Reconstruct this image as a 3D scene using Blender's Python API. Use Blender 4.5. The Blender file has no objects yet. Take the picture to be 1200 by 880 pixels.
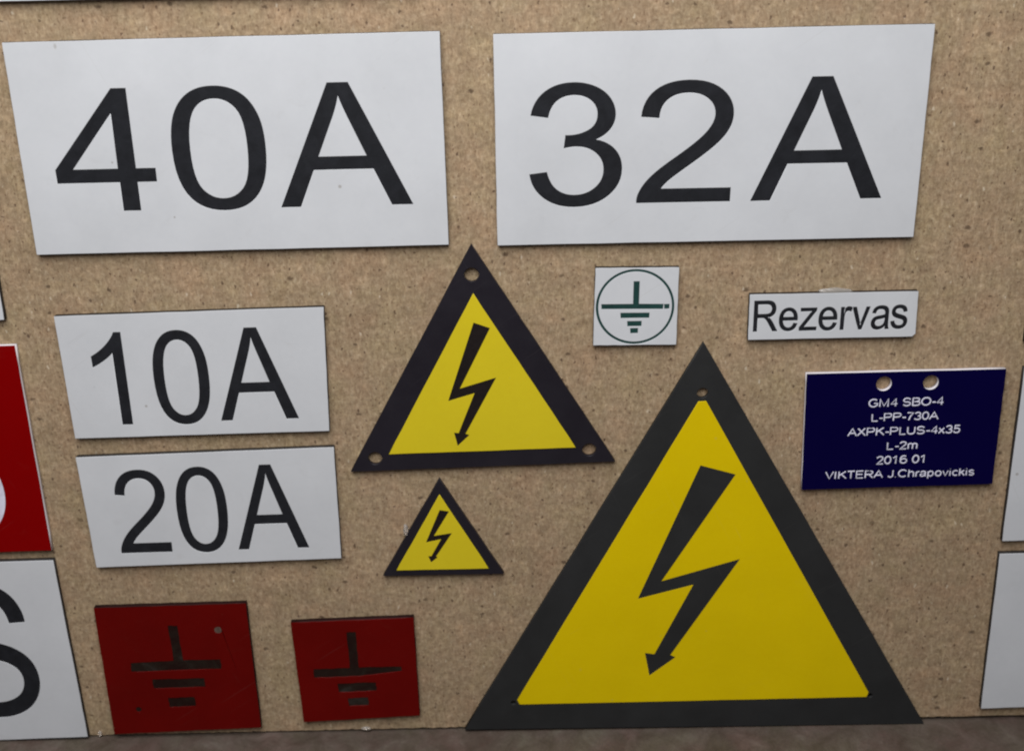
import bpy, bmesh, math, random
from mathutils import Vector, Matrix, noise

random.seed(7)
C = bpy.context.scene.collection
SC = bpy.context.scene
MM = 0.001

# ------------------------------------------------------------------ camera
# A hand-held phone about 0.22 m in front of an upright board, tipped down.
F = 1400.0                                   # focal length in photograph pixels (1200 wide)
dn = Vector((70.0, -3660.0, -F)).normalized()
UP = -dn                                     # world up seen from the camera
XW = Vector((UP.y, -UP.x, 0)).normalized()   # world right seen from the camera
YW = UP.cross(XW)                            # world "into the board" seen from the camera
CAM = Vector((0.0, -0.2140, 0.1635))         # metres; board front is the plane y = 0


def at(u, v, t=0.0):
    """photograph pixel -> (x, z) in metres on the plane t metres in front of the board"""
    d = Vector((u - 600.0, -(v - 440.0), -F))
    w = Vector((d.dot(XW), d.dot(YW), d.dot(UP)))
    s = (-t - CAM.y) / w.y
    return Vector((CAM.x + s * w.x, CAM.z + s * w.z))


cd = bpy.data.cameras.new('camera')
cam = bpy.data.objects.new('camera', cd)
C.objects.link(cam)
R = Matrix((XW, YW, UP))                     # rows: world axes in camera space = camera-to-world rotation
cam.matrix_world = Matrix.Translation(CAM) @ R.to_4x4()
cd.sensor_width = 36.0
cd.lens = F / 1200.0 * 36.0
cd.clip_start = 0.005
cd.clip_end = 50
cd.dof.use_dof = True
cd.dof.focus_distance = 0.222
cd.dof.aperture_fstop = 25.0
SC.camera = cam

# ------------------------------------------------------------------ light
W = bpy.data.worlds.new('World')
SC.world = W
W.use_nodes = True
bg = W.node_tree.nodes['Background']
bg.inputs[0].default_value = (0.80, 0.86, 1.0, 1)
bg.inputs[1].default_value = 0.115


def area(name, loc, target, size, power, col):
    l = bpy.data.lights.new(name, 'AREA')
    l.shape = 'DISK'
    l.size = size
    l.energy = power
    l.color = col
    o = bpy.data.objects.new(name, l)
    o.location = loc
    o.rotation_euler = (Vector(target) - Vector(loc)).to_track_quat('-Z', 'Y').to_euler()
    C.objects.link(o)
    return o


area('added_area_lamp', (-0.034, -0.205, 0.355), (-0.02, 0, 0.12), 0.30, 1.60, (1.0, 0.985, 0.96))  # added lamp close to the board; its falloff stands in for lens vignetting

SC.view_settings.view_transform = 'Standard'
SC.view_settings.look = 'None'
SC.view_settings.exposure = 0.0
SC.view_settings.gamma = 1.0
SC.cycles.filter_width = 2.1

# ------------------------------------------------------------------ materials


class NT:
    def __init__(s, name):
        s.m = bpy.data.materials.new(name)
        s.m.use_nodes = True
        s.n = s.m.node_tree.nodes
        s.l = s.m.node_tree.links
        s.b = s.n['Principled BSDF']
        tc = s.n.new('ShaderNodeTexCoord')
        g = s.n.new('ShaderNodeNewGeometry')
        mp = s.n.new('ShaderNodeMapping')      # world position in millimetres: every plate gets its own patch of dirt
        mp.inputs['Scale'].default_value = (1000, 1000, 1000)
        s.l.new(g.outputs['Position'], mp.inputs['Vector'])
        s.pos = mp.outputs[0]

    def sc(s, x, y, z):
        mp = s.n.new('ShaderNodeMapping')
        mp.inputs['Scale'].default_value = (x, y, z)
        s.l.new(s.pos, mp.inputs['Vector'])
        return mp.outputs[0]

    def noise(s, scale, detail=3, rough=0.55, vec=None, dist=0.0):
        t = s.n.new('ShaderNodeTexNoise')
        t.inputs['Scale'].default_value = scale
        t.inputs['Detail'].default_value = detail
        t.inputs['Roughness'].default_value = rough
        t.inputs['Distortion'].default_value = dist
        s.l.new(vec or s.pos, t.inputs['Vector'])
        return t

    def ramp(s, fac, stops, mode='LINEAR'):
        r = s.n.new('ShaderNodeValToRGB')
        r.color_ramp.interpolation = mode
        e = r.color_ramp.elements
        while len(e) < len(stops):
            e.new(0.5)
        for el, (p, c) in zip(e, stops):
            el.position = p
            el.color = (c, c, c, 1) if isinstance(c, (int, float)) else (*c, 1)
        s.l.new(fac, r.inputs[0])
        return r.outputs[0]

    def mix(s, fac, a, b, mode='MIX'):
        x = s.n.new('ShaderNodeMix')
        x.data_type = 'RGBA'
        x.blend_type = mode
        for sock, val in ((x.inputs[0], fac), (x.inputs[6], a), (x.inputs[7], b)):
            if isinstance(val, (int, float)):
                sock.default_value = val
            elif isinstance(val, tuple):
                sock.default_value = (*val, 1)
            else:
                s.l.new(val, sock)
        return x.outputs[2]

    def specks(s, freq, lo, size, vec=None):
        """random round-ish specks: only voronoi cells whose random value exceeds lo"""
        v = s.n.new('ShaderNodeTexVoronoi')
        v.inputs['Scale'].default_value = freq
        v.voronoi_dimensions = '2D'            # cells over the face of the board: x and z
        a_ = s.n.new('ShaderNodeSeparateXYZ'); b_ = s.n.new('ShaderNodeCombineXYZ')
        s.l.new(vec or s.pos, a_.inputs[0])
        s.l.new(a_.outputs[0], b_.inputs[0]); s.l.new(a_.outputs[2], b_.inputs[1])
        s.l.new(b_.outputs[0], v.inputs['Vector'])
        sep = s.n.new('ShaderNodeSeparateColor')
        s.l.new(v.outputs['Color'], sep.inputs[0])
        a = s.ramp(sep.outputs[0], [(lo, 0.0), (min(lo + 0.04, 1), 1.0)])
        # a speck's own size comes from the cell's second random number
        m = s.n.new('ShaderNodeMath'); m.operation = 'MULTIPLY_ADD'
        s.l.new(sep.outputs[1], m.inputs[0]); m.inputs[1].default_value = size * 0.9; m.inputs[2].default_value = size * 0.35
        d = s.n.new('ShaderNodeMath'); d.operation = 'DIVIDE'
        s.l.new(v.outputs['Distance'], d.inputs[0]); s.l.new(m.outputs[0], d.inputs[1])
        b = s.ramp(d.outputs[0], [(0.45, 1.0), (1.0, 0.0)])
        mu = s.n.new('ShaderNodeMath'); mu.operation = 'MULTIPLY'
        s.l.new(a, mu.inputs[0]); s.l.new(b, mu.inputs[1])
        return mu.outputs[0]

    def bump(s, h, dist, strength=0.5):
        b = s.n.new('ShaderNodeBump')
        b.inputs['Strength'].default_value = strength
        b.inputs['Distance'].default_value = dist
        s.l.new(h, b.inputs['Height'])
        s.l.new(b.outputs[0], s.b.inputs['Normal'])

    def out(s, col, rough=0.4, spec=0.4):
        if isinstance(col, tuple):
            s.b.inputs['Base Color'].default_value = (*col, 1)
        else:
            s.l.new(col, s.b.inputs['Base Color'])
        if isinstance(rough, (int, float)):
            s.b.inputs['Roughness'].default_value = rough
        else:
            s.l.new(rough, s.b.inputs['Roughness'])
        s.b.inputs['Specular IOR Level'].default_value = spec
        return s.m


def mat_chipboard(name='chipboard', dark=1.0):
    s = NT(name)
    fine = s.noise(1.25, 4, 0.72, s.sc(1.15, 1.0, 0.7), 0.5)
    col = s.ramp(fine.outputs[0], [(0.26, (0.228, 0.158, 0.098)), (0.44, (0.320, 0.234, 0.150)),
                                   (0.56, (0.374, 0.279, 0.184)), (0.74, (0.48, 0.382, 0.270))])
    chips = s.noise(0.9, 2, 0.5, s.sc(0.55, 1, 1.3), 1.2)
    col = s.mix(0.6, col, s.ramp(chips.outputs[0], [(0.3, 0.40), (0.5, 0.5), (0.7, 0.60)]), 'OVERLAY')
    chips2 = s.noise(0.8, 2, 0.5, s.sc(1.6, 1, 0.5), 1.5)
    col = s.mix(0.45, col, s.ramp(chips2.outputs[0], [(0.3, 0.40), (0.5, 0.5), (0.7, 0.62)]), 'OVERLAY')
    # pressed flakes of differing size, each with its own tone
    wob0 = s.noise(0.9, 3, 0.6)
    wv0 = s.n.new('ShaderNodeVectorMath'); wv0.operation = 'MULTIPLY_ADD'
    s.l.new(wob0.outputs[1], wv0.inputs[0]); wv0.inputs[1].default_value = (1.3, 1.3, 1.3); s.l.new(s.pos, wv0.inputs[2])
    for fx, fz, fr, amt in ((1.5, 0.7, 0.42, 0.18), (0.6, 1.3, 0.30, 0.16), (1.0, 0.8, 1.1, 0.22)):
        mp = s.n.new('ShaderNodeMapping'); mp.inputs['Scale'].default_value = (fx, 1, fz)
        s.l.new(wv0.outputs[0], mp.inputs['Vector'])
        a_ = s.n.new('ShaderNodeSeparateXYZ'); b_ = s.n.new('ShaderNodeCombineXYZ')
        s.l.new(mp.outputs[0], a_.inputs[0]); s.l.new(a_.outputs[0], b_.inputs[0]); s.l.new(a_.outputs[2], b_.inputs[1])
        v = s.n.new('ShaderNodeTexVoronoi'); v.voronoi_dimensions = '2D'; v.inputs['Scale'].default_value = fr
        s.l.new(b_.outputs[0], v.inputs['Vector'])
        q = s.n.new('ShaderNodeSeparateColor'); s.l.new(v.outputs['Color'], q.inputs[0])
        tone = s.ramp(q.outputs[0], [(0.0, (0.36, 0.33, 0.30)), (0.35, (0.50, 0.49, 0.49)), (0.7, (0.52, 0.52, 0.52)), (1.0, (0.68, 0.66, 0.63))])
        col = s.mix(amt, col, tone, 'OVERLAY')
    # broad patches of pinkish and yellowish wood
    blot = s.noise(0.11, 3, 0.6)
    col = s.mix(0.30, col, s.ramp(blot.outputs[0], [(0.35, (0.56, 0.47, 0.44)), (0.5, (0.5, 0.5, 0.48)), (0.66, (0.48, 0.52, 0.42))]), 'OVERLAY')
    big = s.noise(0.03, 2, 0.5)
    col = s.mix(0.35, col, s.ramp(big.outputs[0], [(0.3, 0.42), (0.7, 0.58)]), 'OVERLAY')
    # bark and resin specks, pale slivers: irregular, mostly tiny, denser in places
    wob = s.noise(1.6, 3, 0.6)
    wv = s.n.new('ShaderNodeVectorMath'); wv.operation = 'MULTIPLY_ADD'
    s.l.new(wob.outputs[1], wv.inputs[0]); wv.inputs[1].default_value = (0.9, 0.9, 0.9); s.l.new(s.pos, wv.inputs[2])

    def warp(x, z):
        mp = s.n.new('ShaderNodeMapping')
        mp.inputs['Scale'].default_value = (x, 1, z)
        s.l.new(wv.outputs[0], mp.inputs['Vector'])
        return mp.outputs[0]
    k1 = s.specks(0.38, 0.62, 0.115, warp(1.25, 0.8))
    k2 = s.specks(0.75, 0.60, 0.17, warp(1.3, 0.85))
    k3 = s.specks(0.5, 0.93, 0.17, warp(1.5, 0.7))
    k4 = s.specks(1.3, 0.70, 0.42, warp(1.3, 0.75))
    k5 = s.specks(0.22, 0.74, 0.11, warp(0.8, 1.2))
    col = s.mix(k4, col, s.mix(0.40, col, (0.22, 0.145, 0.085)))
    col = s.mix(k2, col, s.mix(0.60, col, (0.13, 0.070, 0.040)))
    col = s.mix(k1, col, s.mix(0.75, col, (0.070, 0.038, 0.025)))
    col = s.mix(k5, col, s.mix(0.70, col, (0.060, 0.035, 0.022)))
    col = s.mix(k3, col, s.mix(0.38, col, (0.85, 0.77, 0.62)))
    # long chips pressed into the face: thin darker outlines
    ed = s.noise(0.55, 3, 0.6, s.sc(0.8, 1, 1.0), 2.0)
    line = s.ramp(ed.outputs[0], [(0.47, 0.0), (0.495, 1.0), (0.52, 0.0)])
    col = s.mix(line, col, s.mix(0.14, col, (0.10, 0.06, 0.035)))
    s.bump(fine.outputs[0], 0.00012, 0.5)
    return s.out(col, 0.72, 0.18)


def mat_plastic(name, col, rough=0.35, spec=0.35, mottle=0.05, dirt=0.0, dirtcol=(0.25, 0.22, 0.18)):
    s = NT(name)
    n = s.noise(0.06, 4, 0.6)
    lo = tuple(c * (1 - mottle) for c in col)
    hi = tuple(min(1, c * (1 + mottle)) for c in col)
    c = s.ramp(n.outputs[0], [(0.3, lo), (0.7, hi)])
    g = s.noise(0.9, 3, 0.6)
    c = s.mix(0.10, c, s.ramp(g.outputs[0], [(0.3, 0.42), (0.7, 0.58)]), 'OVERLAY')
    if dirt:
        k = s.specks(0.10, 0.86, 0.034)
        c = s.mix(k, c, s.mix(dirt, c, dirtcol))
        k = s.specks(0.05, 0.80, 0.022, s.sc(1.3, 1, 0.8))
        c = s.mix(k, c, s.mix(dirt * 0.7, c, dirtcol))
        w = s.noise(0.16, 5, 0.7, None, 1.0)
        c = s.mix(s.ramp(w.outputs[0], [(0.60, 0.0), (0.78, 0.35)]), c, s.mix(dirt * 0.5, c, dirtcol))
    for ang, th in ((0.6, 0.70), (-1.1, 0.72)):
        mp = s.n.new('ShaderNodeMapping'); mp.inputs['Rotation'].default_value = (0, ang, 0)
        s.l.new(s.pos, mp.inputs['Vector'])
        mq = s.n.new('ShaderNodeMapping'); mq.inputs['Scale'].default_value = (0.035, 0.2, 2.4)
        s.l.new(mp.outputs[0], mq.inputs['Vector'])
        sc_ = s.noise(1.0, 2, 0.5, mq.outputs[0], 0.3)
        gate = s.noise(0.05, 2, 0.5)
        mu = s.n.new('ShaderNodeMath'); mu.operation = 'MULTIPLY'
        s.l.new(s.ramp(sc_.outputs[0], [(th, 0.0), (th + 0.03, 1.0)]), mu.inputs[0])
        s.l.new(s.ramp(gate.outputs[0], [(0.48, 0.0), (0.62, 1.0)]), mu.inputs[1])
        c = s.mix(mu.outputs[0], c, s.mix(0.16 if dirt > 0.5 else 0.035, c, (0.40, 0.38, 0.36)))
    sm = s.noise(0.25, 4, 0.6)
    r = s.ramp(sm.outputs[0], [(0.3, rough * 0.85), (0.7, min(1, rough * 1.25))])
    fine = s.noise(0.5, 2)
    s.bump(fine.outputs[0], 0.00002, 0.25)
    return s.out(c, r, spec)


def mat_engraving(name, col, rough=0.6, vary=0.35, spec=0.3):
    """the rough floor of a milled groove"""
    s = NT(name)
    n = s.noise(0.35, 4, 0.65, None, 0.6)
    c = s.ramp(n.outputs[0], [(0.3, tuple(v * (1 - vary) for v in col)), (0.7, tuple(v * (1 + vary) for v in col))])
    f = s.noise(4.0, 2)
    s.bump(f.outputs[0], 0.00006, 0.6)
    return s.out(c, rough, spec)


def mat_groove():
    """worn paint left in a milled groove: near black with dull grey-green remains"""
    s = NT('worn_groove')
    n = s.noise(0.16, 3, 0.6, None, 1.0)
    c = s.ramp(n.outputs[0], [(0.42, (0.012, 0.003, 0.002)), (0.58, (0.015, 0.009, 0.006)), (0.76, (0.030, 0.026, 0.023))])
    f = s.noise(1.5, 3, 0.7)
    c = s.mix(0.5, c, s.ramp(f.outputs[0], [(0.3, 0.3), (0.7, 0.66)]), 'OVERLAY')
    s.bump(f.outputs[0], 0.0001, 0.7)
    return s.out(c, 0.5, 0.3)


def mat_floor():
    s = NT('floor_surface')
    n = s.noise(0.22, 5, 0.65, s.sc(0.8, 0.7, 1), 0.6)
    c = s.ramp(n.outputs[0], [(0.30, (0.070, 0.052, 0.040)), (0.45, (0.088, 0.067, 0.054)), (0.58, (0.108, 0.084, 0.070)), (0.72, (0.135, 0.112, 0.095))])
    m = s.noise(0.10, 3, 0.6, s.sc(1, 0.8, 1))
    c = s.mix(0.45, c, s.ramp(m.outputs[0], [(0.35, (0.58, 0.46, 0.50)), (0.5, (0.5, 0.5, 0.5)), (0.65, (0.47, 0.53, 0.45))]), 'OVERLAY')
    g = s.noise(1.4, 3, 0.6, s.sc(1, 0.9, 1))
    c = s.mix(0.3, c, s.ramp(g.outputs[0], [(0.3, 0.35), (0.7, 0.65)]), 'OVERLAY')
    s.bump(g.outputs[0], 0.0003, 0.5)
    return s.out(c, 0.85, 0.15)


M = {
    'board': mat_chipboard(),
    'floor': mat_floor(),
    'white': mat_plastic('white_laminate', (0.600, 0.618, 0.655), 0.36, 0.30, 0.045, 0.55),
    'core': mat_plastic('dark_core', (0.032, 0.030, 0.030), 0.55, 0.25, 0.2),
    'ink': mat_engraving('dark_engraving', (0.015, 0.016, 0.020), 0.55, 0.25, 0.18),
    'greenink': mat_engraving('green_engraving', (0.010, 0.046, 0.042), 0.55, 0.25),
    'greycore': mat_plastic('matt_charcoal_laminate', (0.022, 0.0228, 0.0238), 0.60, 0.25, 0.15),
    'blackcore': mat_plastic('black_laminate', (0.014, 0.012, 0.018), 0.45, 0.30, 0.15),
    'brownink': mat_engraving('brown_black_engraving', (0.013, 0.009, 0.009), 0.55, 0.25, 0.2),
    'yellow': mat_plastic('yellow_laminate', (0.72, 0.53, 0.002), 0.42, 0.10, 0.03, 0.12),
    'lemon': mat_plastic('pale_yellow_laminate', (0.66, 0.53, 0.018), 0.42, 0.12, 0.03, 0.12),
    'red': mat_plastic('dark_red_laminate', (0.118, 0.0025, 0.0018), 0.30, 0.10, 0.10, 0.25, (0.10, 0.06, 0.04)),
    'brightred': mat_plastic('red_laminate', (0.215, 0.0005, 0.001), 0.35, 0.05, 0.04, 0.1),
    'redcore': mat_plastic('dark_red_core', (0.018, 0.004, 0.004), 0.6, 0.15, 0.2),
    'groove': mat_groove(),
    'pit': mat_engraving('lit_look_pit', (0.105, 0.070, 0.055), 0.6, 0.5),  # lit look of the upper pit put into a lighter colour
    'blue': mat_plastic('navy_laminate', (0.0025, 0.0012, 0.036), 0.40, 0.03, 0.05),
    'whitecore': mat_plastic('white_core', (0.74, 0.71, 0.76), 0.5, 0.3, 0.05),
    'whiteink': mat_engraving('white_engraving', (0.72, 0.72, 0.86), 0.6, 0.15),
}

g = bpy.data.materials.new('hot_glue')
g.use_nodes = True
gb = g.node_tree.nodes['Principled BSDF']
gb.inputs['Base Color'].default_value = (0.86, 0.80, 0.74, 1)
gb.inputs['Roughness'].default_value = 0.12
gb.inputs['Transmission Weight'].default_value = 0.70
gb.inputs['IOR'].default_value = 1.48
M['glue'] = g

# ------------------------------------------------------------------ glyph outlines (grotesque sans, 2048 units)
# per contour: list of (x, y, on_curve)


def parse(s):
    out, cur = [], []
    toks = s.split()
    i = 0
    while i < len(toks):
        c = toks[i]
        if c == 'M':
            cur = [(float(toks[i + 1]), float(toks[i + 2]))]; i += 3
        elif c == 'L':
            cur.append((float(toks[i + 1]), float(toks[i + 2]))); i += 3
        elif c == 'Q':
            x0, y0 = cur[-1]
            x1, y1, x2, y2 = map(float, toks[i + 1:i + 5])
            for k in range(1, 7):
                t = k / 6
                cur.append(((1 - t) ** 2 * x0 + 2 * t * (1 - t) * x1 + t * t * x2, (1 - t) ** 2 * y0 + 2 * t * (1 - t) * y1 + t * t * y2))
            i += 5
        elif c == 'H':
            cur.append((float(toks[i + 1]), cur[-1][1])); i += 2
        elif c == 'V':
            cur.append((cur[-1][0], float(toks[i + 1]))); i += 2
        elif c == 'Z':
            if abs(cur[0][0] - cur[-1][0]) < 1 and abs(cur[0][1] - cur[-1][1]) < 1:
                cur.pop()
            out.append(cur); i += 1
    return out


G = {k: parse(v) for k, v in {
    'A': 'M -3 0 L 560 1466 H 769 L 1369 0 H 1148 L 977 444 H 364 L 203 0 Z M 420 602 H 917 L 764 1008 Q 694 1193 662 1312 Q 632 1171 581 1036 Z',
    '0': 'M 85 723 Q 85 983 138.5 1141.5 Q 192 1300 297.5 1386 Q 403 1472 563 1472 Q 681 1472 770 1424.5 Q 859 1377 917 1287.5 Q 975 1198 1008 1069.5 Q 1041 941 1041 723 Q 1041 465 988 306.5 Q 935 148 829.5 61.5 Q 724 -25 563 -25 Q 351 -25 230 127 Q 85 310 85 723 Z M 270 723 Q 270 362 354.5 242.5 Q 439 123 563 123 Q 687 123 771.5 243 Q 856 363 856 723 Q 856 1085 771.5 1204 Q 687 1323 561 1323 Q 437 1323 363 1218 Q 270 1084 270 723 Z',
    '1': 'M 763 0 H 583 V 1147 Q 518 1085 412.5 1023 Q 307 961 223 930 V 1104 Q 374 1175 487 1276 Q 600 1377 647 1472 H 763 Z',
    '2': 'M 1031 173 V 0 H 62 Q 60 65 83 125 Q 120 224 201.5 320 Q 283 416 437 542 Q 676 738 760 852.5 Q 844 967 844 1069 Q 844 1176 767.5 1249.5 Q 691 1323 568 1323 Q 438 1323 360 1245 Q 282 1167 281 1029 L 96 1048 Q 115 1255 239 1363.5 Q 363 1472 572 1472 Q 783 1472 906 1355 Q 1029 1238 1029 1065 Q 1029 977 993 892 Q 957 807 873.5 713 Q 790 619 596 455 Q 434 319 388 270.5 Q 342 222 312 173 Z',
    '3': 'M 86 387 L 266 411 Q 297 258 371.5 190.5 Q 446 123 553 123 Q 680 123 767.5 211 Q 855 299 855 429 Q 855 553 774 633.5 Q 693 714 568 714 Q 517 714 441 694 L 461 852 Q 479 850 490 850 Q 605 850 697 910 Q 789 970 789 1095 Q 789 1194 722 1259 Q 655 1324 549 1324 Q 444 1324 374 1258 Q 304 1192 284 1060 L 104 1092 Q 137 1273 254 1372.5 Q 371 1472 545 1472 Q 665 1472 766 1420.5 Q 867 1369 920.5 1280 Q 974 1191 974 1091 Q 974 996 923 918 Q 872 840 772 794 Q 902 764 974 669.5 Q 1046 575 1046 433 Q 1046 241 906 107.5 Q 766 -26 552 -26 Q 359 -26 231.5 89 Q 104 204 86 387 Z',
    '4': 'M 662 0 V 351 H 26 V 516 L 695 1466 H 842 V 516 H 1040 V 351 H 842 V 0 Z M 662 516 V 1177 L 203 516 Z',
    'S': 'M 92 471 L 275 487 Q 288 377 335.5 306.5 Q 383 236 483 192.5 Q 583 149 708 149 Q 819 149 904 182 Q 989 215 1030.5 272.5 Q 1072 330 1072 398 Q 1072 467 1032 518.5 Q 992 570 900 605 Q 841 628 639 676.5 Q 437 725 356 768 Q 251 823 199.5 904.5 Q 148 986 148 1087 Q 148 1198 211 1294.5 Q 274 1391 395 1441 Q 516 1491 664 1491 Q 827 1491 951.5 1438.5 Q 1076 1386 1143 1284 Q 1210 1182 1215 1053 L 1029 1039 Q 1014 1178 927.5 1249 Q 841 1320 672 1320 Q 496 1320 415.5 1255.5 Q 335 1191 335 1100 Q 335 1021 392 970 Q 448 919 684.5 865.5 Q 921 812 1009 772 Q 1137 713 1198 622.5 Q 1259 532 1259 414 Q 1259 297 1192 193.5 Q 1125 90 999.5 32.5 Q 874 -25 717 -25 Q 518 -25 383.5 33 Q 249 91 172 207.5 Q 95 324 92 471 Z',
    'O': 'M 99 714 Q 99 1079 295 1285.5 Q 491 1492 801 1492 Q 1004 1492 1167 1395 Q 1330 1298 1415.5 1124.5 Q 1501 951 1501 731 Q 1501 508 1411 332 Q 1321 156 1156 65.5 Q 991 -25 800 -25 Q 593 -25 430 75 Q 267 175 183 348 Q 99 521 99 714 Z M 299 711 Q 299 446 441.5 293.5 Q 584 141 799 141 Q 1018 141 1159.5 295 Q 1301 449 1301 732 Q 1301 911 1240.5 1044.5 Q 1180 1178 1063.5 1251.5 Q 947 1325 802 1325 Q 596 1325 447.5 1183.5 Q 299 1042 299 711 Z',
    'R': 'M 161 0 V 1466 H 811 Q 1007 1466 1109 1426.5 Q 1211 1387 1272 1287 Q 1333 1187 1333 1066 Q 1333 910 1232 803 Q 1131 696 920 667 Q 997 630 1037 594 Q 1122 516 1198 399 L 1453 0 H 1209 L 1015 305 Q 930 437 875 507 Q 820 577 776.5 605 Q 733 633 688 644 Q 655 651 580 651 H 355 V 0 Z M 355 819 H 772 Q 905 819 980 846.5 Q 1055 874 1094 934.5 Q 1133 995 1133 1066 Q 1133 1170 1057.5 1237 Q 982 1304 819 1304 H 355 Z',
    'e': 'M 862 342 L 1048 319 Q 1004 156 885 66 Q 766 -24 581 -24 Q 348 -24 211.5 119.5 Q 75 263 75 522 Q 75 790 213 938 Q 351 1086 571 1086 Q 784 1086 919 941 Q 1054 796 1054 533 Q 1054 517 1053 485 H 261 Q 271 310 360 217 Q 449 124 582 124 Q 681 124 751 176 Q 821 228 862 342 Z M 271 633 H 864 Q 852 767 796 834 Q 710 938 573 938 Q 449 938 364.5 855 Q 280 772 271 633 Z',
    'z': 'M 40 0 V 146 L 716 922 Q 601 916 513 916 H 80 V 1062 H 948 V 943 L 373 269 L 262 146 Q 383 155 489 155 H 980 V 0 Z',
    'r': 'M 133 0 V 1062 H 295 V 901 Q 357 1014 409.5 1050 Q 462 1086 525 1086 Q 616 1086 710 1028 L 648 861 Q 582 900 516 900 Q 457 900 410 864.5 Q 363 829 343 766 Q 313 670 313 556 V 0 Z',
    'v': 'M 430 0 L 26 1062 H 216 L 444 426 Q 481 323 512 212 Q 536 296 579 414 L 815 1062 H 1000 L 598 0 Z',
    'a': 'M 828 131 Q 728 46 635.5 11 Q 543 -24 437 -24 Q 262 -24 168 61.5 Q 74 147 74 280 Q 74 358 109.5 422.5 Q 145 487 202.5 526 Q 260 565 332 585 Q 385 599 492 612 Q 710 638 813 674 Q 814 711 814 721 Q 814 831 763 876 Q 694 937 558 937 Q 431 937 370.5 892.5 Q 310 848 281 735 L 105 759 Q 129 872 184 941.5 Q 239 1011 343 1048.5 Q 447 1086 584 1086 Q 720 1086 805 1054 Q 890 1022 930 973.5 Q 970 925 986 851 Q 995 805 995 685 V 445 Q 995 194 1006.5 127.5 Q 1018 61 1052 0 H 864 Q 836 56 828 131 Z M 813 533 Q 715 493 519 465 Q 408 449 362 429 Q 316 409 291 370.5 Q 266 332 266 285 Q 266 213 320.5 165 Q 375 117 480 117 Q 584 117 665 162.5 Q 746 208 784 287 Q 813 348 813 467 Z',
    's': 'M 63 317 L 241 345 Q 256 238 324.5 181 Q 393 124 516 124 Q 640 124 700 174.5 Q 760 225 760 293 Q 760 354 707 389 Q 670 413 523 450 Q 325 500 248.5 536.5 Q 172 573 132.5 637.5 Q 93 702 93 780 Q 93 851 125.5 911.5 Q 158 972 214 1012 Q 256 1043 328.5 1064.5 Q 401 1086 484 1086 Q 609 1086 703.5 1050 Q 798 1014 843 952.5 Q 888 891 905 788 L 729 764 Q 717 846 659.5 892 Q 602 938 497 938 Q 373 938 320 897 Q 267 856 267 801 Q 267 766 289 738 Q 311 709 358 690 Q 385 680 517 644 Q 708 593 783.5 560.5 Q 859 528 902 466 Q 945 404 945 312 Q 945 222 892.5 142.5 Q 840 63 741 19.5 Q 642 -24 517 -24 Q 310 -24 201.5 62 Q 93 148 63 317 Z',
}.items()}

# ------------------------------------------------------------------ geometry helpers


def slab(contours, t0, t1, bevel=0.0):
    """flat shape (contours in x, z metres, even-odd holes) between t0 and t1 metres in front of the board"""
    cu = bpy.data.curves.new('tmp', 'CURVE')
    cu.dimensions = '2D'
    cu.fill_mode = 'BOTH'
    S = 1000.0
    for c in contours:
        sp = cu.splines.new('POLY')
        sp.points.add(len(c) - 1)
        for p, (x, z) in zip(sp.points, c):
            p.co = (x * S, z * S, 0, 1)
        sp.use_cyclic_u = True
    h = (t1 - t0) * S / 2
    if bevel:
        b = bevel * S
        cu.bevel_depth = b
        cu.bevel_resolution = 1
        cu.offset = -b
        cu.extrude = h - b
    else:
        cu.extrude = h
    o = bpy.data.objects.new('tmp', cu)
    me = bpy.data.meshes.new_from_object(o)
    bpy.data.objects.remove(o)
    bpy.data.curves.remove(cu)
    mid = (t0 + t1) / 2
    for v in me.vertices:
        x, z, e = v.co
        v.co = (x / S, -(mid + e / S), z / S)
    bm = bmesh.new()
    bm.from_mesh(me)
    bmesh.ops.remove_doubles(bm, verts=bm.verts, dist=1e-7)
    bmesh.ops.recalc_face_normals(bm, faces=bm.faces)
    bm.to_mesh(me)
    bm.free()
    me.materials.clear()
    return me


def link(name, me, mat, parent=None, origin=Vector((0, 0, 0))):
    me.name = name
    me.transform(Matrix.Translation(-origin))
    me.materials.append(mat)
    o = bpy.data.objects.new(name, me)
    C.objects.link(o)
    if parent:
        o.parent = parent
    else:
        o.location = origin
    return o


def tag(o, label, cat, group=None):
    o['label'] = label
    o['category'] = cat
    if group:
        o['group'] = group
    return o


def rough_poly(pts, n=14, amp=0.00004):
    """a cut outline: straight runs broken by tiny wobbles"""
    out = []
    for i in range(len(pts)):
        a, b = pts[i], pts[(i + 1) % len(pts)]
        for k in range(n):
            p = a.lerp(b, k / n)
            if k:
                p = p + Vector((random.uniform(-amp, amp), random.uniform(-amp, amp)))
            out.append(p)
    return out


def circle(c, r, n=28, sx=1.0):
    return [Vector((c.x + sx * r * math.cos(2 * math.pi * k / n), c.y + r * math.sin(2 * math.pi * k / n))) for k in range(n)]


T = 0.0013          # thickness of the plates
TF = T - 0.00016    # where the coloured skin starts


def glyph(ch, left, right, bottom, top, t=T):
    """glyph scaled into the box its four extreme photograph points span on the plate"""
    cs = G[ch]
    xs = [p[0] for c in cs for p in c]; ys = [p[1] for c in cs for p in c]
    x0, x1, y0, y1 = min(xs), max(xs), min(ys), max(ys)
    l, r, b, tp = at(*left, t), at(*right, t), at(*bottom, t), at(*top, t)
    out = []
    for c in cs:
        o = []
        for x, y in c:
            o.append(Vector((l.x + (x - x0) / (x1 - x0) * (r.x - l.x), b.y + (y - y0) / (y1 - y0) * (tp.y - b.y))))
        out.append(o)
    # follow the plate's slight turn
    return out


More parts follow.
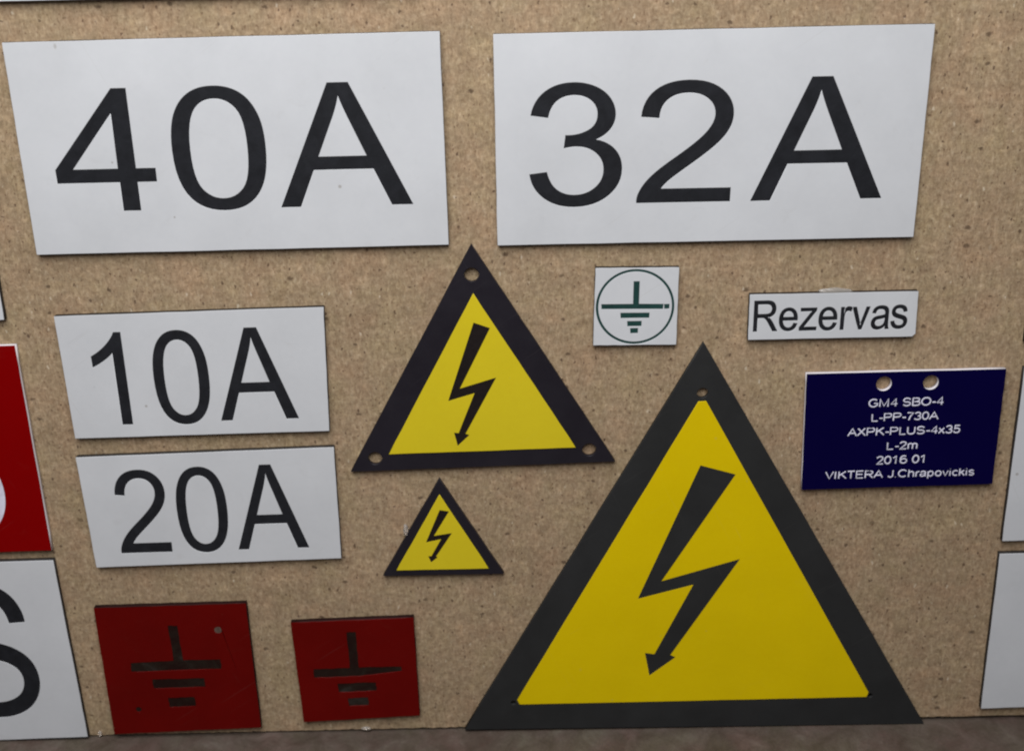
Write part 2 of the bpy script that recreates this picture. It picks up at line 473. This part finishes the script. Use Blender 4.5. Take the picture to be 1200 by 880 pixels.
def embolden(cs, w):
    """outlines run clockwise round the ink, so the left side is always outside"""
    out = []
    for c in cs:
        n = len(c)
        o = []
        for i in range(n):
            a, b, d = c[i - 1], c[i], c[(i + 1) % n]
            u, v = (b - a).normalized(), (d - b).normalized()
            m = Vector((-u.y - v.y, u.x + v.x))
            m = m.normalized() if m.length > 1e-6 else Vector((0, 0))
            k = max(0.5, Vector((-u.y, u.x)).dot(m))
            o.append(b + m * (w / k))
        out.append(o)
    return out


def shear(cs, slope, cx):
    return [[Vector((p.x, p.y + slope * (p.x - cx))) for p in c] for c in cs]


class Plate:
    def __init__(s, name, label, cat, outline, group=None, core='core', face='white', holes=(), face_outline=None, t=T, bevel=0.00007, rough=0.00003):
        s.t = t
        s.pts = [at(u, v, t) for u, v in outline]
        # nothing reaches below the surface the board stands on
        s.pts = [Vector((p.x, max(p.y, 0.00005))) for p in s.pts]
        s.o = Vector((sum(p.x for p in s.pts) / len(s.pts), 0, min(p.y for p in s.pts)))
        s.root = bpy.data.objects.new(name, None)
        s.root.empty_display_size = 0.01
        s.root.location = s.o
        C.objects.link(s.root)
        tag(s.root, label, cat, group)
        s.core, s.face, s.holes = core, face, [circle(at(u, v, t), r) for u, v, r in holes]
        s.fo = [at(u, v, t) for u, v in face_outline] if face_outline else s.pts
        s.cuts = []
        s.bevel, s.rough = bevel, rough
        s.parts = []

    def cut(s, name, contours, mat, depth=0.00006, label=None):
        s.cuts += contours
        s.parts.append((name, contours, mat, depth, label))

    def build(s):
        tf = s.t - 0.00016
        lo = 0.00002 if s.fo is not s.pts else 0.0
        inset = s.pts
        link('backing_plate', slab([rough_poly(inset, 12, s.rough)] + s.holes, 0.00002, tf + 0.00001), M[s.core], s.root, s.o)
        own = s.fo is s.pts
        link('face_plate', slab([rough_poly(s.fo, 12, s.rough)] + (s.holes if own else []) + s.cuts, tf, s.t, s.bevel), M[s.face], s.root, s.o)
        for name, cs, mat, depth, label in s.parts:
            p = link(name, slab(cs, tf - 0.00005, s.t - depth), M[mat], s.root, s.o)
            if label:
                p['label'] = label
        return s.root


# ------------------------------------------------------------------ setting
def make_floor():
    bm = bmesh.new()
    bmesh.ops.create_grid(bm, x_segments=2, y_segments=2, size=1.2)
    me = bpy.data.meshes.new('floor')
    bm.to_mesh(me); bm.free()
    o = link('floor', me, M['floor'])
    o['kind'] = 'structure'


make_floor()


def make_board():
    zl, zr = at(100, 861).y, at(1200, 837).y
    xl, xr = at(100, 861).x, at(1200, 837).x
    x0, x1, top = -0.34, 0.34, 0.46
    pts = []
    n = 1400
    for i in range(n + 1):
        x = x0 + (x1 - x0) * i / n
        z = zl + (zr - zl) * (x - xl) / (xr - xl)
        z += 0.00016 * noise.noise(Vector((x * 900, 0, 0))) + 0.00012 * noise.noise(Vector((x * 260, 3, 0))) + random.uniform(-0.00005, 0.00005)
        pts.append(Vector((x, max(z, 0.0001))))
    pts += [Vector((x1, top)), Vector((x0, top))]
    me = slab([pts], -0.016, 0.0)
    o = link('chipboard_panel', me, M['board'])
    tag(o, 'upright tan chipboard panel with dark specks that carries all the engraved signs', 'board')


make_board()

# ------------------------------------------------------------------ the lettered white plates
AMP = 'white plates engraved with current ratings'
BIG = Plate('engraved_sign', 'large white plate engraved 40A in dark grey, in the upper left', 'sign',
            [(2, 50.5), (515, 37), (526, 287), (43, 299)], AMP)
BIG.cut('digit', shear(glyph('4', (66, 208), (183, 205), (154, 247.3), (136, 104)), 0.004, at(125, 200, T).x), 'ink')
BIG.cut('digit', glyph('0', (199, 155), (312.3, 184), (262, 246.8), (248, 101)), 'ink')
BIG.cut('letter', shear(glyph('A', (329.5, 243), (484.5, 239), (406, 241.5), (393, 97)), 0.006, at(400, 200, T).x), 'ink')
BIG.build()

p = Plate('engraved_sign', 'large white plate engraved 32A in black, in the upper right', 'sign',
          [(578, 40.5), (1096, 28.5), (1070.5, 278), (583, 288)], AMP)
p.cut('digit', glyph('3', (620.5, 206), (729, 195), (673, 243), (674, 97)), 'ink')
p.cut('digit', glyph('2', (745.5, 238), (855.5, 235.5), (800, 237.3), (810, 94)), 'ink')
p.cut('letter', shear(glyph('A', (879, 236), (1033, 232.5), (955, 234.2), (965.5, 90)), 0.003, at(955, 180, T).x), 'ink')
p.build()

p = Plate('engraved_sign', 'white plate engraved 10A, directly above the 20A plate', 'sign',
          [(63, 371), (379, 360), (386, 505), (88, 514)], AMP)
p.cut('digit', shear(glyph('1', (107.5, 425), (156, 497), (150, 497.5), (135, 389.5)), 0.01, at(140, 450, T).x), 'ink')
p.cut('digit', shear(glyph('0', (178, 428), (246, 452), (219, 497.3), (208, 387)), 0.01, at(212, 440, T).x), 'ink')
p.cut('letter', shear(glyph('A', (259, 493), (350.5, 490), (305, 491.6), (291, 384)), 0.014, at(300, 440, T).x), 'ink')
p.build()

p = Plate('engraved_sign', 'white plate engraved 20A, directly below the 10A plate', 'sign',
          [(88.5, 536), (391, 524), (400, 654), (113, 665)], AMP)
p.cut('digit', shear(glyph('2', (142.5, 648.5), (202.2, 645.5), (172, 647.2), (161, 550.5)), 0.015, at(170, 600, T).x), 'ink')
p.cut('digit', shear(glyph('0', (205.5, 585), (267.5, 608), (243, 647), (230, 547)), 0.012, at(238, 600, T).x), 'ink')
p.cut('letter', shear(glyph('A', (279.5, 644), (362.5, 641), (321, 642.6), (308, 544.5)), 0.014, at(318, 600, T).x), 'ink')
p.build()

p = Plate('name_plate', 'small narrow white plate engraved Rezervas with a chipped corner', 'sign',
          [(879, 345.5), (1076.5, 341.5), (1073, 391), (1069, 394.5), (876.5, 398.5)])
for ch, l, r, b, t_ in [('R', (882.6, 388), (910.5, 388), (896, 388.3), (897, 352.8)),
                        ('e', (913.3, 375), (934.6, 374), (924, 388.0), (924, 361)),
                        ('z', (936.3, 387.5), (956.2, 387), (946, 387.3), (946, 361.2)),
                        ('e', (959.7, 374), (981, 373), (970, 387.4), (970, 360.2)),
                        ('r', (984.2, 386), (999.2, 362), (990, 386.4), (990, 359.7)),
                        ('v', (1000.0, 361), (1019.8, 360), (1008, 386), (1009, 360)),
                        ('a', (1020.8, 380), (1041, 386), (1030, 386.2), (1030, 358.5)),
                        ('s', (1043.6, 380), (1062.8, 378), (1052, 385.4), (1053, 357.6))]:
    c = glyph(ch, l, r, b, t_)
    p.cut('letter', embolden(shear(c, 0.006, (at(*l, T).x + at(*r, T).x) / 2), 0.00006), 'ink')
p.build()

# ------------------------------------------------------------------ green earth plate


def quad(*pts):
    return [at(u, v, T) for u, v in pts]


def bar(u0, v0, u1, v1):
    return [quad((u0, v0), (u1, v0 - 0.3), (u1, v1 - 0.3), (u0, v1))]


p = Plate('earth_symbol_sign', 'small square white plate with a circled green earth symbol', 'sign',
          [(698, 314.5), (796, 313.5), (792.5, 404), (695, 405)])


def ring_pts(u0, v0, u1, v1, n=72):
    l, r = at(u0, (v0 + v1) / 2, T), at(u1, (v0 + v1) / 2, T)
    tp, b = at((u0 + u1) / 2, v0, T), at((u0 + u1) / 2, v1, T)
    c = Vector(((l.x + r.x) / 2, (tp.y + b.y) / 2))
    return [Vector((c.x + (r.x - l.x) / 2 * math.cos(2 * math.pi * k / n), c.y + (tp.y - b.y) / 2 * math.sin(2 * math.pi * k / n))) for k in range(n)]


p.cut('ring', [ring_pts(698.3, 315.8, 790.2, 403.2), ring_pts(701.1, 318.5, 787.5, 400.5)], 'greenink')
p.cut('symbol_bar', [quad((742.8, 330), (749.6, 329.8), (748.6, 356.4), (777.4, 356.4), (777.1, 362.2), (704.8, 362.4), (704.8, 356.8), (742.1, 356.5))], 'greenink')
p.cut('symbol_dot', bar(778.4, 356.7, 784.4, 362.1), 'greenink')
p.cut('symbol_bar', bar(727.2, 366.9, 761, 372.9), 'greenink')
p.cut('symbol_bar', bar(735.1, 376.6, 751.8, 382.5), 'greenink')
p.cut('symbol_bar', bar(738.6, 384.9, 747.6, 390.7), 'greenink')
p.build()

# ------------------------------------------------------------------ warning triangles
WARN = 'yellow triangular high voltage signs'


def bolt(pts):
    return [[at(u, v, T) for u, v in pts]]


p = Plate('warning_sign', 'largest yellow lightning triangle with charcoal border, standing on the floor line', 'sign',
          [(825, 402), (1083, 848), (545, 855)], WARN, core='greycore', face='yellow',
          holes=[(823.5, 461, 0.0011), (601.5, 823.5, 0.00055), (1020, 815, 0.00055)],
          face_outline=[(818.5, 470.5), (827.5, 470), (1018, 811), (1015.5, 816.3), (609, 825.3), (606, 820)], rough=0.00003)
p.cut('lightning_bolt', bolt([(821, 545.5), (862, 556), (775, 681), (867, 655), (785.5, 767.3), (791.5, 769.8), (761, 791.5), (756, 765), (767, 766.5), (812.5, 685), (747.5, 701.5)]), 'greycore')
p.build()

p = Plate('warning_sign', 'medium yellow lightning triangle with black border and three holes in its corners', 'sign',
          [(552, 287), (721, 541), (411, 553)], WARN, core='blackcore', face='lemon',
          holes=[(552.5, 322.5, 0.0014), (439.5, 537.5, 0.0014), (690.5, 527.5, 0.0014)],
          face_outline=[(554.5, 344), (675, 524.5), (455.5, 532.5)])
p.cut('lightning_bolt', bolt([(555, 378.4), (574, 384.7), (538.6, 455.7), (581.2, 442.7), (545.4, 508.4), (549.9, 509.8), (536.3, 522.7), (532.3, 507.2), (537.7, 507.8), (556, 460.9), (525.1, 470.1)]), 'brownink')
p.build()

p = Plate('warning_sign', 'smallest yellow lightning triangle with black border, below the medium one', 'sign',
          [(514.6, 562), (590.5, 672.5), (449, 675)], WARN, core='blackcore', face='lemon',
          face_outline=[(514.9, 579.4), (573, 666), (464.4, 668.4)])
p.cut('lightning_bolt', bolt([(515.3, 597.8), (526, 599.3), (508.2, 628), (529.4, 624.7), (511, 651.8), (512.8, 653), (505, 659.1), (502, 651.6), (505.7, 651.8), (516.8, 631.8), (499.1, 635.5)]), 'brownink')
p.build()

# ------------------------------------------------------------------ red earth plates
EARTH = 'dark red plates engraved with an earth symbol'


def worn(contour, amp=0.00009):
    return rough_poly(contour, 6, amp)


p = Plate('earth_symbol_sign', 'larger dark red plate with an engraved earth symbol and two small pits', 'sign',
          [(109.5, 712.5), (288, 707), (306, 852), (134, 860)], EARTH, core='redcore', face='red', rough=0.00005)
p.cut('symbol_bar', [worn(quad((196.5, 733), (207.5, 733), (214.5, 773.5), (258.5, 772.5), (259.5, 783.5), (153.5, 787), (153, 777), (203.5, 774)))], 'groove', 0.00010)
p.cut('symbol_bar', [worn(quad((178.5, 796), (239, 794.5), (241, 804.5), (180, 806.5)))], 'groove', 0.00010)
p.cut('symbol_bar', [worn(quad((197, 817.5), (228, 816.5), (230, 827), (199, 828.5)))], 'groove', 0.00010)
p.cut('pit', [worn(circle(at(255.5, 738, T), 0.00080, 10), 0.00006)], 'pit', 0.00004, 'pit coloured pale to look lit')
p.cut('pit', [circle(at(162.5, 831, T), 0.00060, 14)], 'groove', 0.00008)
p.build()

p = Plate('earth_symbol_sign', 'smaller dark red plate with a faint engraved earth symbol and no pits', 'sign',
          [(340.5, 729.5), (484.5, 723.5), (492, 838), (356, 846)], EARTH, core='redcore', face='red', rough=0.00005)
p.cut('symbol_bar', [worn(quad((406, 741), (416.5, 740.5), (420.5, 782), (470.5, 781), (470.5, 786), (421, 792), (368, 794), (367.5, 784), (410, 782.5)))], 'groove', 0.00010)
p.cut('symbol_bar', [worn(quad((395.5, 801), (440.5, 799.5), (441.5, 809), (397, 810.8)))], 'groove', 0.00010)
p.cut('symbol_bar', [worn(quad((407.5, 818), (431.5, 817), (432.5, 826), (409, 827)))], 'groove', 0.00010)
p.build()

# ------------------------------------------------------------------ navy cable tag
p = Plate('cable_tag', 'navy blue tag with six lines of white text and two holes', 'tag',
          [(945.5, 438.5), (1179.5, 432.5), (1163, 567), (939.5, 574)], core='whitecore', face='blue',
          holes=[(1036, 449.8, 0.00150), (1091, 448.4, 0.00150)], bevel=0.00004)
tagroot = p.build()


def arc(cx, cy, rx, ry, a0, a1, n=8):
    return [(cx + rx * math.cos(math.radians(a0 + (a1 - a0) * k / n)), cy + ry * math.sin(math.radians(a0 + (a1 - a0) * k / n))) for k in range(n + 1)]


# centre lines for the engraving tool: (advance, strokes), capital height 1
E_ = {
    'G': (0.82, [arc(.36, .5, .34, .5, 45, 320, 14) + [(.68, .22), (.68, .46), (.40, .46)]]),
    'M': (0.88, [[(.05, 0), (.05, 1), (.37, .05), (.69, 1), (.69, 0)]]),
    '4': (0.62, [[(.40, 0), (.40, 1), (.03, .30), (.52, .30)]]),
    'S': (0.72, [arc(.31, .74, .26, .26, 20, 250, 9) + arc(.31, .26, .28, .26, 80, -160, 9)]),
    'B': (0.72, [[(.06, 0), (.06, 1), (.34, 1)] + arc(.34, .76, .22, .24, 90, -90, 6) + [(.06, .52), (.38, .52)] + arc(.38, .26, .24, .26, 90, -90, 6) + [(.06, 0)]]),
    'O': (0.84, [arc(.38, .5, .35, .5, 0, 360, 18)]),
    '-': (0.36, [[(.03, .36), (.30, .36)]]),
    'L': (0.60, [[(.06, 1), (.06, 0), (.50, 0)]]),
    'P': (0.72, [[(.06, 0), (.06, 1), (.36, 1)] + arc(.36, .73, .25, .27, 90, -90, 7) + [(.06, .46)]]),
    '7': (0.60, [[(.03, 1), (.50, 1), (.30, .55), (.18, 0)]]),
    '3': (0.60, [arc(.25, .75, .21, .25, 160, -80, 9) + arc(.25, .26, .24, .26, 85, -165, 9)]),
    '0': (0.60, [arc(.26, .5, .23, .5, 0, 360, 16)]),
    'A': (0.72, [[(0, 0), (.32, 1), (.64, 0)], [(.11, .34), (.53, .34)]]),
    'X': (0.70, [[(.02, 0), (.58, 1)], [(.02, 1), (.60, 0)]]),
    'K': (0.72, [[(.06, 0), (.06, 1)], [(.58, 1), (.06, .40)], [(.24, .60), (.62, 0)]]),
    'U': (0.76, [[(.06, 1), (.06, .35)] + arc(.33, .32, .27, .32, 180, 360, 9) + [(.60, 1)]]),
    'x': (0.54, [[(.02, 0), (.42, .72)], [(.02, .72), (.44, 0)]]),
    '5': (0.60, [[(.46, 1), (.12, 1), (.06, .52)] + arc(.24, .32, .24, .32, 130, -160, 10)]),
    '2': (0.60, [arc(.26, .74, .22, .26, 170, -30, 8) + [(.02, 0), (.50, 0)]]),
    'm': (0.88, [[(.05, 0), (.05, .72)], [(.05, .50)] + arc(.21, .52, .16, .20, 150, 0, 6) + [(.37, 0)], [(.37, .50)] + arc(.53, .52, .16, .20, 150, 0, 6) + [(.69, 0)]]),
    '1': (0.60, [[(.08, .74), (.28, 1), (.28, 0)]]),
    '6': (0.60, [arc(.27, .60, .24, .40, 50, 180, 6) + arc(.27, .31, .24, .31, 180, 540, 14)]),
    'V': (0.70, [[(0, 1), (.31, 0), (.62, 1)]]),
    'I': (0.30, [[(.08, 0), (.08, 1)]]),
    'T': (0.66, [[(0, 1), (.56, 1)], [(.28, 1), (.28, 0)]]),
    'E': (0.70, [[(.56, 1), (.06, 1), (.06, 0), (.58, 0)], [(.06, .52), (.52, .52)]]),
    'R': (0.76, [[(.06, 0), (.06, 1), (.38, 1)] + arc(.38, .74, .24, .26, 90, -90, 7) + [(.06, .48)], [(.34, .48), (.64, 0)]]),
    'J': (0.56, [[(.40, 1), (.40, .28)] + arc(.22, .26, .18, .26, 0, -170, 7)]),
    '.': (0.26, [[(.06, 0), (.06, .04)]]),
    'C': (0.78, [arc(.36, .5, .33, .5, 42, 318, 14)]),
    'h': (0.58, [[(.05, 0), (.05, 1)], [(.05, .46)] + arc(.24, .50, .19, .22, 150, 0, 6) + [(.43, 0)]]),
    'r': (0.36, [[(.05, 0), (.05, .72)], [(.05, .46), (.14, .68), (.29, .70)]]),
    'a': (0.58, [[(.06, .56)] + arc(.24, .54, .18, .18, 130, 0, 6) + [(.42, 0)], [(.42, .42), (.18, .38)] + arc(.18, .20, .15, .19, 90, 320, 7) + [(.42, .20)]]),
    'p': (0.60, [[(.05, -.28), (.05, .72)], arc(.25, .36, .20, .36, 0, 360, 14)]),
    'o': (0.60, [arc(.25, .36, .22, .36, 0, 360, 14)]),
    'v': (0.52, [[(0, .72), (.21, 0), (.42, .72)]]),
    'i': (0.24, [[(.06, 0), (.06, .72)], [(.06, .96), (.06, 1)]]),
    'c': (0.52, [arc(.24, .36, .21, .36, 45, 315, 10)]),
    'k': (0.52, [[(.05, 0), (.05, 1)], [(.40, .72), (.05, .30)], [(.18, .44), (.42, 0)]]),
    's': (0.52, [arc(.21, .54, .17, .18, 25, 250, 7) + arc(.21, .18, .19, .18, 80, -160, 7)]),
    ' ': (0.34, []),
}


def text_line(txt, u0, v0, u1, v1, cap, width=0.18):
    strokes, x = [], 0.0
    for ch in txt:
        adv, ss = E_[ch]
        strokes += [[(x + px, py) for px, py in st] for st in ss]
        x += adv
    x0 = min(p[0] for st in strokes for p in st)
    x1 = max(p[0] for st in strokes for p in st)
    a, b = at(u0, v0, T), at(u1, v1, T)
    h = (at((u0 + u1) / 2, (v0 + v1) / 2 - cap, T) - at((u0 + u1) / 2, (v0 + v1) / 2, T)).y
    w = h * width / 2
    a = a + Vector((w, w)); b = b + Vector((-w, w)); h -= 2 * w
    cu = bpy.data.curves.new('tmp', 'CURVE')
    cu.dimensions = '3D'
    cu.bevel_depth = w * 1000
    cu.bevel_resolution = 1
    cu.use_fill_caps = True
    for st in strokes:
        sp = cu.splines.new('POLY')
        sp.points.add(len(st) - 1)
        for q, (px, py) in zip(sp.points, st):
            k = (px - x0) / (x1 - x0)
            jx, jz = random.uniform(-1, 1) * 0.000012, random.uniform(-1, 1) * 0.000012
            q.co = ((a.x + k * (b.x - a.x) + jx) * 1000, 0, (a.y + k * (b.y - a.y) + py * h + jz) * 1000, 1)
    o = bpy.data.objects.new('tmp', cu)
    me = bpy.data.meshes.new_from_object(o)
    bpy.data.objects.remove(o)
    bpy.data.curves.remove(cu)
    for q in me.vertices:                      # flattened: a shallow scraped line
        q.co = (q.co.x / 1000, -T + q.co.y / 1000 * 0.18, q.co.z / 1000)
    me.materials.clear()
    link('text_line', me, M['whiteink'], tagroot, p.o)


text_line('GM4 SBO-4', 1017.1, 478.0, 1106.0, 475.0, 10.6)
text_line('L-PP-730A', 1020.6, 494.6, 1099.8, 491.8, 10.2)
text_line('AXPK-PLUS-4x35', 992.6, 511.8, 1125.0, 507.8, 10.2)
text_line('L-2m', 1038.5, 527.6, 1075.0, 526.3, 10.0)
text_line('2016 01', 1026.0, 544.8, 1083.0, 542.7, 10.4)
text_line('VIKTERA J.Chrapovickis', 966.0, 562.0, 1141.5, 557.4, 9.8)

# ------------------------------------------------------------------ plates cut by the frame
p = Plate('engraved_sign', 'white plate with a big black S, cut by the left edge at the bottom', 'sign',
          [(-190, 664), (62, 656.5), (103, 863), (-150, 873)])
p.cut('letter', glyph('S', (-72, 790), (47.5, 802), (12, 840), (-22, 682)), 'ink')
p.build()

p = Plate('lettered_sign', 'bright red plate with a white rounded letter, cut by the left edge', 'sign',
          [(-170, 411), (17, 405), (60.5, 645), (-120, 651)], core='whitecore', face='brightred', bevel=0.00010)
p.cut('letter', glyph('O', (-115, 577), (5, 577), (-50, 633), (-62, 522)), 'whiteink')
p.build()

p = Plate('blank_sign', 'sliver of a white plate at the left edge, above the bright red plate', 'sign',
          [(-95, 254), (-17, 251), (5, 375), (-70, 378)])
p.build()

p = Plate('blank_sign', 'thin strip of a white plate along the top edge, above the 40A plate', 'sign',
          [(-160, -120), (480, -133), (490, -9.5), (-120, 5.0)])
p.build()

p = Plate('blank_sign', 'white plate cut by the right edge, beside the navy tag', 'sign',
          [(1201, 431), (1420, 425), (1370, 628), (1174.5, 634)])
p.build()

p = Plate('blank_sign', 'lowest white plate on the right edge, just above the floor', 'sign',
          [(1172, 649), (1390, 643), (1345, 823), (1149.5, 830)])
p.build()

p = Plate('blank_sign', 'corner of a white plate at the right edge, above the other two there', 'sign',
          [(1227, 200), (1400, 195), (1380, 396), (1201.3, 401.5)])
p.build()

# ------------------------------------------------------------------ glue


def blob(name, label, u, v, t, rx, ry, rz, seed):
    bm = bmesh.new()
    bmesh.ops.create_icosphere(bm, subdivisions=3, radius=1.0)
    for w in bm.verts:
        k = 1 + 0.22 * noise.noise(w.co * 1.6 + Vector((seed, 0, 0)))
        w.co = Vector((w.co.x * rx * k, w.co.y * ry * k, w.co.z * rz * k))
    for f in bm.faces:
        f.smooth = True
    me = bpy.data.meshes.new(name)
    bm.to_mesh(me); bm.free()
    q = at(u, v, t)
    o = link(name, me, M['glue'])
    o.location = (q.x, -t, q.y)
    tag(o, label, 'glue')


blob('glue_blob', 'pale shiny glue bulging out above the Rezervas plate', 978, 341.5, 0.0005, 0.0033, 0.0006, 0.0007, 1)
blob('glue_blob', 'tiny shiny glue bead at the left slope of the smallest warning triangle', 475.5, 621, 0.0006, 0.0005, 0.0006, 0.0014, 2)
blob('glue_crumb', 'whitish crumb at the board foot between the S plate and the red plate', 117, 859, 0.0003, 0.0005, 0.0004, 0.0006, 3)
blob('glue_crumb', 'whitish crumb at the board foot below the smaller red plate', 429, 853, 0.0003, 0.0010, 0.0004, 0.0004, 4)
